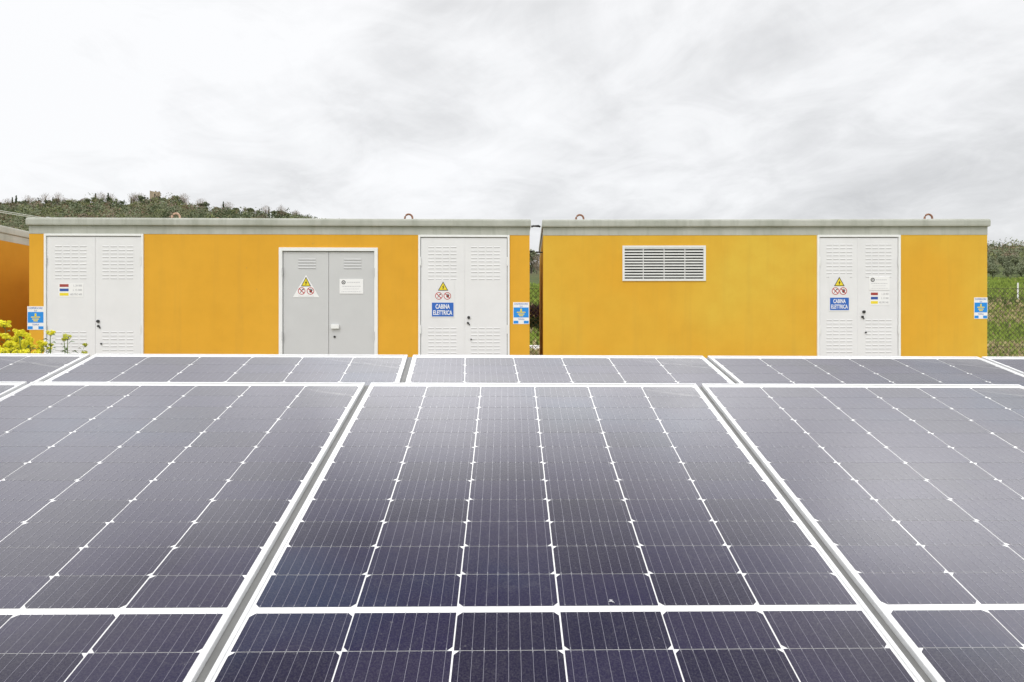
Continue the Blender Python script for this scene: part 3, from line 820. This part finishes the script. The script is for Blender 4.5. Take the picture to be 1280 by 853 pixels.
# skyline trees of the left hill, by where they stand along the ridge
sky = [(6, 'round'), (15, 'bare'), (31, 'round'), (44, 'bare'), (57, 'bare'), (66, 'spire'), (79, 'spire'), (92, 'bare'), (99, 'round'), (108, 'bare'), (118, 'round'), (127, 'bare'), (137, 'round'), (146, 'bare'), (152, 'round'), (164, 'spire'), (176, 'round'), (221, 'round'), (228, 'bare'), (252, 'bare'), (257, 'round'), (270, 'round'), (276, 'spire'), (285, 'bare'), (296, 'round'), (306, 'bare'), (313, 'round'), (322, 'round'), (336, 'spire'), (345, 'round'), (352, 'bare'), (361, 'round'), (371, 'spire'), (378, 'bare')]
rk_ = random.Random(8)
for _ in range(46):
    q_ = rk_.uniform(-20, 392)
    if not 180 < q_ < 214: sky.append((q_, rk_.choice(['round', 'round', 'round', 'bare', 'bare', 'spire'])))
for i, (px, k_) in enumerate(sky):
    y = 300 + rnd.uniform(-4, 3); x = (px - CX) * y / F
    s = rnd.uniform(.55, 1.25) * {'spire': .8, 'bare': .95, 'round': .8}[k_]
    where = 'on the left hill skyline, left of the ruined tower' if px < 190 else 'on the left hill skyline, right of the ruined tower'
    plant_tree(k_, i % 2, x, y, s, KL[k_] + ' ' + where, KL[k_] + 's ' + where, rnd.uniform(1.0, 1.7) if k_ != 'spire' else 1)
for i, (px, k_) in enumerate([(1240, 'round'), (1249, 'spire'), (1256, 'round'), (1264, 'round'), (1272, 'bare'), (1279, 'round'), (1290, 'spire'), (1300, 'round'), (1230, 'bare'), (1220, 'round')]):
    y = 296 + rnd.uniform(-4, 3); x = (px - CX) * y / F
    plant_tree(k_, i % 2, x, y, rnd.uniform(.7, .95), KL[k_] + ' on the right hill skyline beyond the fence', KL[k_] + 's on the right hill skyline')
plant_tree('round', 0, (664 - CX) * 110 / F, 110, .95, 'dark rounded tree on the hill seen through the gap between the cabins', None)
plant_tree('bare', 1, (671 - CX) * 100 / F, 100, .6, 'thin bare tree on the slope seen through the gap between the cabins', None)
# olive rows beyond the fields on the right
k_ = 0
for row, y in enumerate((69, 75, 82, 90)):
    x = y * .66
    while x < y * .86:
        lab = ['small grey green olive tree in the nearest row beyond the fence', 'small grey green olive tree in the second row beyond the fence', 'small grey green olive tree in the third row beyond the fence', 'small grey green olive tree in the farthest row beyond the fence'][row]
        plant_tree('shrub', k_ % 2, x + rnd.uniform(-.4, .4), y + rnd.uniform(-.8, .8), rnd.uniform(.5, .72), lab, lab.replace('tree', 'trees')); k_ += 1
        x += rnd.uniform(1.5, 2.3)

# ruined tower on its mound
ty = 301; tx = (194 - CX) * ty / F; tz = HC + (CY - 248.8) * ty / F
tw = MB(); W_ = 2.05; H_ = 3.1; rr = random.Random(9)
c0, s0 = math.cos(.45), math.sin(.45)
def tp(a, b, z): return (a * c0 - b * s0, a * s0 + b * c0, z)
nseg = 6
pts = []
for side in range(4):
    for i in range(nseg):
        f_ = -1 + 2 * i / nseg
        pts.append([(f_, -1), (1, f_), (-f_, 1), (-1, -f_)][side])
hts = [H_ + rr.uniform(-.35, .2) for _ in pts]
for i in range(len(pts)):
    j = (i + 1) % len(pts); a, b = pts[i], pts[j]; h = hts[i]
    tw.face([tp(a[0] * W_, a[1] * W_, -4), tp(b[0] * W_, b[1] * W_, -4), tp(b[0] * W_, b[1] * W_, h), tp(a[0] * W_, a[1] * W_, h)])
    q = .75
    tw.face([tp(a[0] * W_, a[1] * W_, h), tp(b[0] * W_, b[1] * W_, h), tp(b[0] * W_ * q, b[1] * W_ * q, h), tp(a[0] * W_ * q, a[1] * W_ * q, h)])
    tw.face([tp(a[0] * W_ * q, a[1] * W_ * q, h), tp(b[0] * W_ * q, b[1] * W_ * q, h), tp(b[0] * W_ * q, b[1] * W_ * q, 1), tp(a[0] * W_ * q, a[1] * W_ * q, 1)])
M['stone'] = simple('old_stone', (.40, .33, .23), .95, .3, 1.2)
tr_ = empty('ruined_tower', (tx, ty, tz), 'squat ruined stone tower on top of the left hill', 'tower')
tw.build('wall', M['stone'], tr_, fix=False)
wn = MB(); wn.prism([(-.25, 1.0), (.25, 1.0), (.25, 1.8), (0, 2.0), (-.25, 1.8)], -W_ - .02, -W_ + .05)
o = wn.build('window', M['dark'], tr_); o.rotation_euler = (0, 0, .45)

# ------------------------------------------------------------------ wire fence behind the cabins
FY = 11.3
fc = empty('wire_fence', (0, FY, 0), 'diamond mesh wire fence running behind the cabins', 'fence')
x0, x1, z0, z1, d = -8.5, 22.0, .03, 2.06, .085
wm = MB(); Hh = z1 - z0; n = int((x1 - x0 + Hh) / d)
def wire(mb, a, b, r=.0042):
    t = (Vector(b) - Vector(a)).normalized(); u = Vector((0, 1, 0)); w = t.cross(u)
    n0 = len(mb.v)
    for p in (a, b):
        p = Vector(p)
        for ang in (0, 2.094, 4.189): mb.v.append(tuple(p + (u * math.cos(ang) + w * math.sin(ang)) * r))
    for j in range(3): mb.f.append((n0 + j, n0 + (j + 1) % 3, n0 + 3 + (j + 1) % 3, n0 + 3 + j)); mb.m.append(0)
for s_ in (1, -1):
    for i in range(n):
        xs = x0 + i * d - (Hh if s_ == 1 else 0)
        a = (xs, 0, z0) if s_ == 1 else (xs, .004, z1); b = (xs + Hh, 0, z1) if s_ == 1 else (xs + Hh, .004, z0)
        wire(wm, a, b)
wm.build('wire_mesh', M['wire'], fc, fix=False)
for z in (z0, 1.05, z1):
    m = MB(); m.tube([(x0, -.006, z), (x1, -.006, z)], .0035, 5); m.build('line_wire', M['wire'], fc)
for i in range(12):
    x = -8.4 + i * 2.55
    if 8.0 < x < 9.8: x = 10.2
    if -.2 < x < .8: x = -.6
    m = MB(); m.tube([(x, .03, -.3), (x, .03, 2.12)], .022, 8); m.build('post', M['galv'], fc)
# white stake in the field
px_ = (1272.4 - CX) * 50 / F; m = MB(); m.tube([(0, 0, -.3), (0, 0, 1.35)], .05, 6); o = m.build('field_stake', M['plate']); o.location = (px_, 50, hz(px_, 50) + .1)
tag(o, 'thin white stake standing in the green field at the right edge', 'stake')

# hedge seen in the gap
hd = MB(); rnd = random.Random(5)
purple = folmat('dark_purple_leaves', (.045, .022, .028)); dk = folmat('hedge_green', (.03, .045, .02))
hx = (669 - CX) * 37 / F
for (zz, mi) in ((.3, 1), (.62, 1), (.98, 0), (1.25, 0)):
    for i in range(9): leafball(hd, (-1.4 + i * .34, 0, zz), .36, 200, .06, mi, rnd, .7, .1)
root = empty('hedge', (hx, 37, hz(hx, 37)), 'dark purple and green clipped hedge seen through the gap between the cabins', 'hedge')
hd.build('foliage', [purple, dk], root, fix=False)
m = MB()
for x in (-1.2, 0, 1.2): m.tube([(x, 0, -.2), (x, 0, 1.0)], .02, 6)
m.build('stems', FM[5], root)

# rough grass in the fields
gr = MB(); rnd = random.Random(31)
gmat = [folmat('field_grass', (.26, .34, .07)), folmat('dry_grass', (.46, .38, .22)), folmat('dark_grass', (.13, .18, .05))]
def tuft(x, y, h, mi):
    z = hz(x, y) - .02
    for _ in range(3):
        a = rnd.uniform(0, PI); w = .05 * (1 + y / 40); dx, dy = math.cos(a) * w, math.sin(a) * w; lx = rnd.uniform(-.1, .1)
        gr.face([(x - dx, y - dy, z), (x + dx, y + dy, z), (x + lx, y, z + h)], mi)
for _ in range(15000):
    y = rnd.uniform(12, 66)
    if rnd.random() < .75: x = y * rnd.uniform(.69, .80)
    else: x = y * rnd.uniform(-.03, .06)
    if 24.8 < y < 31.2 and x < 20: continue
    yb = y - .06 * x
    if yb < 28.5: wts = [3, 5, 1]
    elif yb < 37: wts = [9, .6, 1.5]
    elif yb < 45.5: wts = [5, 4, 1]
    elif yb < 48.5: wts = [1, 2, 6]
    else: wts = [9, .3, 1]
    mi = rnd.choices([0, 1, 2], wts)[0]
    if 36.3 < y < 37.8 and x < 3: continue
    tuft(x, y, rnd.uniform(.08, .25) * (1 + y / 60), mi)
tag(gr.build('field_grass', gmat, fix=False), 'rough green and dry grass in the fields beyond the fence', 'grass', kind='stuff')

# ------------------------------------------------------------------ yellow flowering plants
M['petal'] = simple('yellow_petals', (.90, .78, .02), .6, .25, 60)
M['petal2'] = simple('lime_yellow_petals', (.55, .56, .03), .6, .25, 60)
M['stem'] = simple('green_stem', (.14, .20, .05), .6, .3, 20)
M['leaf'] = simple('green_leaf', (.10, .17, .05), .55, .3, 20)
def flower_head(c, r, rnd, mats, parent):
    mb = MB(); r *= 1.12
    subs = [(Vector(c), .78)] * 3 + [(Vector(c) + Vector((math.cos(t_) * .62, math.sin(t_) * .62, rnd.uniform(-.45, .5))) * r, rnd.uniform(.3, .48)) for t_ in [rnd.uniform(0, 6.3) for _ in range(6)]]
    for _ in range(150):
        a = rnd.uniform(0, 2 * PI); u_ = rnd.uniform(-.75, 1); q = math.sqrt(max(0, 1 - u_ * u_)); rad = r * rnd.uniform(.72, 1)
        cc, rs = subs[_ % len(subs)]; rad *= rs
        p = cc + Vector((math.cos(a) * q * rad, math.sin(a) * q * rad, u_ * rad * .85))
        nrm = (p - cc).normalized(); b = nrm.orthogonal().normalized(); e = nrm.cross(b); s = r * .17 * rnd.uniform(.8, 1.3)
        t = rnd.uniform(0, 1.5); b, e = b * math.cos(t) + e * math.sin(t), e * math.cos(t) - b * math.sin(t)
        for sg in ((b, e), (e, -b), (-b, -e), (-e, b)):
            mb.face([p, p + sg[0] * s + sg[1] * s * .35 + nrm * s * .2, p + sg[0] * s * .35 + sg[1] * s + nrm * s * .2], 0)
    for _ in range(16):
        a = rnd.uniform(0, 2 * PI); q = rnd.uniform(.2, .8); e = Vector(c) + Vector((math.cos(a) * q * r, math.sin(a) * q * r, rnd.uniform(-.1, .5) * r))
        mb.tube([Vector(c) - Vector((0, 0, r * .9)), e], .0009, 3, 1, cap=False)
    mb.build('flower_head', mats, parent, fix=False)
def flower_plant(px, d, heads, label, group, seed, leaves=5, lime=False):
    rnd = random.Random(seed); X = (px - CX) * d / F
    root = empty('flowering_plant', (X, d, 0), label, 'plant', group)
    st = MB(); base = (0, 0, -.02)
    tops = [(((hx_ - px) * d / F), rnd.uniform(-.08, .08), HC + (CY - hy) * d / F, r) for hx_, hy, r in heads]
    zj = min(t[2] for t in tops) - .16
    st.tube([base, (rnd.uniform(-.02, .02), 0, zj * .5), (0, 0, zj)], [.007, .006, .0045], 6)
    for (x, y, z, r) in tops: st.tube([(0, 0, zj), (x * .7, y * .7, zj + (z - zj) * .5), (x, y, z - r * .02)], [.004, .003, .002], 5)
    st.build('stem', M['stem'], root)
    for (x, y, z, r) in tops: flower_head((x, y, z), r, rnd, [M['petal2'] if lime else M['petal'], M['stem']], root)
    lf = MB()
    for i in range(leaves * 5):
        f_ = (i + .5) / (leaves * 5)
        a = i * 2.4; L = rnd.uniform(.05, .10) * (1.3 - f_ * .5); z = .15 + f_ * (zj - .02); dx, dy = math.cos(a), math.sin(a); w = L * .16
        p0 = Vector((0, 0, z)); p1 = Vector((dx * L * .5, dy * L * .5, z + L * .25)); p2 = Vector((dx * L, dy * L, z + L * .12)); s = Vector((-dy, dx, 0)) * w
        lf.face([p0, p1 - s, p2, p1 + s])
    for (hx_, hy_, hz_, r) in tops:
        for t_ in (.25, .45, .6, .78):
            b_ = Vector((hx_ * t_ * 1.1, hy_ * t_, zj + (hz_ - zj) * t_)); a = rnd.uniform(0, 2 * PI); L = rnd.uniform(.035, .07)
            dx, dy = math.cos(a), math.sin(a) * .7; s_ = Vector((-dy * .6, dx * .6, .35)) * L * .22
            p1 = b_ + Vector((dx * L * .5, dy * L * .5, L * .35)); p2 = b_ + Vector((dx * L, dy * L, L * .2))
            lf.face([b_, p1 - s_, p2, p1 + s_])
    lf.build('leaves', M['leaf'], root, fix=False)
D_ = 4.8
g_ = 'yellow flowering plants behind the rear panels'
flower_plant(13, 5.2, [(13.2, 405.5, .039), (22, 428, .036), (6, 432, .036)], 'tallest yellow flowering plant, its top head against the shaded end wall', g_, 1)
flower_plant(17, 4.9, [(17, 417.5, .035), (11, 424, .034), (22, 438, .036)], 'yellow flowering plant just below the tallest head', g_, 2)
flower_plant(29, 4.8, [(29.5, 417, .035), (35, 428, .034), (26, 433, .034)], 'yellow flowering plant under the leftmost earthing sign', g_, 3)
flower_plant(38, 4.9, [(38, 419, .028), (44, 424, .022), (40, 434, .034)], 'yellow flowering plant against the orange wall left of the white door', g_, 4)
flower_plant(50, 4.8, [(50, 430, .034), (47, 437, .03), (56, 436, .018)], 'rightmost yellow plant of the dense clump, beside the white door frame', g_, 5)
flower_plant(2, 4.8, [(1.5, 421, .032), (6, 430, .036), (-3, 436, .036)], 'yellow flowering plant cut by the left picture edge', g_, 6)
flower_plant(-14, 4.8, [(-12, 424, .036), (-18, 432, .036), (-8, 418, .034)], 'yellow flowering plant just outside the left picture edge', g_, 7)
flower_plant(12, 4.6, [(9, 440, .036), (18, 441, .034), (30, 441, .032), (1, 441, .034), (40, 441, .03), (50, 442, .028)], 'low yellow flowering plant along the rear panel edge', g_, 8)
flower_plant(63, 4.8, [(63.5, 416, .028)], 'single yellow flower head left against the leftmost white door', g_, 9)
flower_plant(62, 5.0, [(62.5, 431.5, .017)], 'small lime green bud head below the single yellow flower', g_, 10, lime=True)
flower_plant(84, 4.8, [(85.5, 421.5, .026), (79, 425, .018), (99, 431.5, .018)], 'lime yellow flowering plant in front of the middle of the leftmost white door', g_, 11, 9, True)
flower_plant(106, 4.7, [(106, 441, .018)], 'small lime green bud head beside the corner of the rear panel', g_, 12, lime=True)
# extra leaves in front of the door
for px, py, sd in ((57, 436, 1), (68, 440, 2), (75, 436, 3), (90, 434, 4)):
    pass

# overhead cables at the left
def cable(a, b, sag, r, label):
    m = MB(); pts = []
    for i in range(13):
        t = i / 12; p = Vector(a).lerp(Vector(b), t); p.z -= sag * 4 * t * (1 - t); pts.append(p)
    m.tube(pts, r, 6); return tag(m.build('overhead_cable', M['cable'], smooth=True), label, 'cable', 'overhead cables at the left')
def at(px, py, d): return Vector(((px - CX) * d / F, d, HC + (CY - py) * d / F))
cable(at(-90, 249, 13), at(60, 273.5, 13), .0, .009, 'upper pale overhead cable above the left end wall, crossing the wooded hill')
cable(at(-90, 252, 13.3), at(60, 275, 13.3), .0, .009, 'lower pale overhead cable above the left end wall, crossing the wooded hill')
# the poles that carry them, behind the cabins
for px, py in ((-91, 249), (60.5, 273.5)):
    p = at(px, py, 13.15); r_ = empty('cable_pole', (p.x, 13.15, hz(p.x, 13.15)), 'round steel pole carrying the cables behind the left cabin' if px > 0 else 'round steel pole carrying the cables outside the left edge', 'pole')
    m = MB(); m.tube([(0, 0, -.4), (0, 0, p.z - hz(p.x, 13.15) + .03)], .04, 10); m.build('shaft', M['galv'], r_, smooth=False)

# ------------------------------------------------------------------ light
SUN_EL, SUN_AZ = 52, 200     # azimuth measured clockwise from +Y (north)
w = bpy.data.worlds.new('World'); S.world = w; w.use_nodes = True; nt = w.node_tree
bg = nt.nodes['Background']; bg.inputs[1].default_value = 1.0
sk = nt.nodes.new('ShaderNodeTexSky'); sk.sky_type = 'NISHITA'; sk.sun_disc = False
sk.sun_elevation = math.radians(SUN_EL); sk.sun_rotation = math.radians(SUN_AZ); sk.dust_density = 3
tc = nt.nodes.new('ShaderNodeTexCoord'); sep = nt.nodes.new('ShaderNodeSeparateXYZ'); nt.links.new(tc.outputs['Generated'], sep.inputs[0])
zc = mth(nt, 'ADD', mth(nt, 'MAXIMUM', sep.outputs[2], 0.0), .22)
cmb = nt.nodes.new('ShaderNodeCombineXYZ')
nt.links.new(mth(nt, 'DIVIDE', sep.outputs[0], zc), cmb.inputs[0]); nt.links.new(mth(nt, 'DIVIDE', sep.outputs[1], zc), cmb.inputs[1])
cv = cmb.outputs[0]
n1 = noise(nt, 1.15, 7, .55, cv, .4); n2 = noise(nt, 3.4, 8, .62, cv, .9)
st_ = nt.nodes.new('ShaderNodeCombineXYZ')
nt.links.new(mth(nt, 'ADD', mth(nt, 'MULTIPLY', sep.outputs[0], .93), mth(nt, 'MULTIPLY', sep.outputs[2], .37)), st_.inputs[0])
nt.links.new(mth(nt, 'MULTIPLY', mth(nt, 'SUBTRACT', mth(nt, 'MULTIPLY', sep.outputs[2], .93), mth(nt, 'MULTIPLY', sep.outputs[0], .37)), 4.2), st_.inputs[1])
nt.links.new(mth(nt, 'MULTIPLY', sep.outputs[1], 1.3), st_.inputs[2])
n3 = noise(nt, 2.3, 7, .58, st_.outputs[0], .35)
cl = mth(nt, 'ADD', mth(nt, 'ADD', mth(nt, 'MULTIPLY', n1, .46), mth(nt, 'MULTIPLY', n2, .26)), mth(nt, 'MULTIPLY', n3, .28))
low = nt.nodes.new('ShaderNodeMapRange'); nt.links.new(sep.outputs[2], low.inputs[0]); low.inputs[1].default_value = .42; low.inputs[2].default_value = .55; low.inputs[3].default_value = .13; low.inputs[4].default_value = -.10
bias = mth(nt, 'MULTIPLY', sep.outputs[0], low.outputs[0])
cl = mth(nt, 'ADD', cl, bias)
cloud = ramp(nt, cl, [(.42, 1.03), (.48, .96), (.55, .84), (.72, .60)])
# brightness by height: unseen upper band brightened, overhead darkened, shaped for panel reflections
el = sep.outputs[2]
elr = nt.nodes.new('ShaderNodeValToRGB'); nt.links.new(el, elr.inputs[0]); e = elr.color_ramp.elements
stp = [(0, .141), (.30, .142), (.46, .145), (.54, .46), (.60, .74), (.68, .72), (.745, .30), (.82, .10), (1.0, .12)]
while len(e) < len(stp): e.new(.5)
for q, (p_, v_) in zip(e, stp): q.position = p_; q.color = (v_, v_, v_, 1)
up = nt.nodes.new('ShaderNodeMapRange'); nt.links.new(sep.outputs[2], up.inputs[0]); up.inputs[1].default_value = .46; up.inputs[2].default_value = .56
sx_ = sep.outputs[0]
gx = mth(nt, 'ADD', mth(nt, 'MULTIPLY', mth(nt, 'MULTIPLY', sx_, sx_), .3), mth(nt, 'MULTIPLY', sx_, .12))  # side gain added to the unseen upper sky to brighten outer panel reflections
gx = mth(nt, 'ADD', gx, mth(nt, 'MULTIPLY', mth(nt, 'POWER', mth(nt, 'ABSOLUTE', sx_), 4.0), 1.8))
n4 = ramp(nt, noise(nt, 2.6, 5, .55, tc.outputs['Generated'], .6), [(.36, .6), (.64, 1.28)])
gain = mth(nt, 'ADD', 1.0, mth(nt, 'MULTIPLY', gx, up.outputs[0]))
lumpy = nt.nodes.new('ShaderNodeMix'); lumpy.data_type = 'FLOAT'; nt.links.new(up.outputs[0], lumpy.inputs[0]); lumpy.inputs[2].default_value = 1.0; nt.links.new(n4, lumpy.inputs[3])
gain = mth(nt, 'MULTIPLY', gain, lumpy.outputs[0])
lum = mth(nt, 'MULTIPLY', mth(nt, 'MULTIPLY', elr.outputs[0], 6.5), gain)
# sky behind the viewer is evenly bright
fwd = ramp(nt, sep.outputs[1], [(0, 1.25), (.25, 1.25)])
back = nt.nodes.new('ShaderNodeMapRange'); nt.links.new(sep.outputs[1], back.inputs[0])
back.inputs[1].default_value = -.1; back.inputs[2].default_value = .35; back.inputs[3].default_value = 1.55; back.inputs[4].default_value = 0.0
bm_ = nt.nodes.new('ShaderNodeMix'); bm_.data_type = 'FLOAT'
mr = nt.nodes.new('ShaderNodeMapRange'); nt.links.new(sep.outputs[1], mr.inputs[0]); mr.inputs[1].default_value = -.1; mr.inputs[2].default_value = .30
nt.links.new(mr.outputs[0], bm_.inputs[0]); bm_.inputs[2].default_value = 1.25; nt.links.new(lum, bm_.inputs[3])
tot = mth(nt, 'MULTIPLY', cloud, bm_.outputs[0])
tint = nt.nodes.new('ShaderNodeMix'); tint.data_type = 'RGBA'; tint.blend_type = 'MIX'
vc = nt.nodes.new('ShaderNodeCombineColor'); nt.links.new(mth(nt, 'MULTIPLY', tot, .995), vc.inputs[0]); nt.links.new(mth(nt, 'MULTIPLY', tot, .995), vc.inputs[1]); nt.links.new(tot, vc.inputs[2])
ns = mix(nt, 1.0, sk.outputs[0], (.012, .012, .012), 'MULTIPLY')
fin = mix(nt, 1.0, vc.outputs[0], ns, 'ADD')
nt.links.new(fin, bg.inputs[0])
w.cycles.sampling_method = 'AUTOMATIC'

sl = bpy.data.lights.new('sun', 'SUN'); sl.energy = 1.0; sl.angle = math.radians(25); sl.color = (1, .97, .93)
so = bpy.data.objects.new('sun', sl); COL.objects.link(so)
az, el_ = math.radians(SUN_AZ), math.radians(SUN_EL)
dirv = Vector((math.sin(az) * math.cos(el_), math.cos(az) * math.cos(el_), math.sin(el_)))
so.rotation_euler = dirv.to_track_quat('Z', 'Y').to_euler(); so.location = (0, -5, 12)

# ------------------------------------------------------------------ camera and output
cam = bpy.data.cameras.new('camera'); cam.sensor_width = 36; cam.lens = F / 1280 * 36; cam.shift_x = -(CX - 640) / 1280
cam.clip_start = .02; cam.clip_end = 3000
co_ = bpy.data.objects.new('camera', cam); COL.objects.link(co_); co_.location = (0, 0, HC); co_.rotation_euler = (PI / 2, 0, 0)
S.camera = co_
S.render.resolution_x = 1024; S.render.resolution_y = 682
S.view_settings.view_transform = 'Standard'; S.view_settings.look = 'None'; S.view_settings.exposure = 0; S.view_settings.gamma = 1
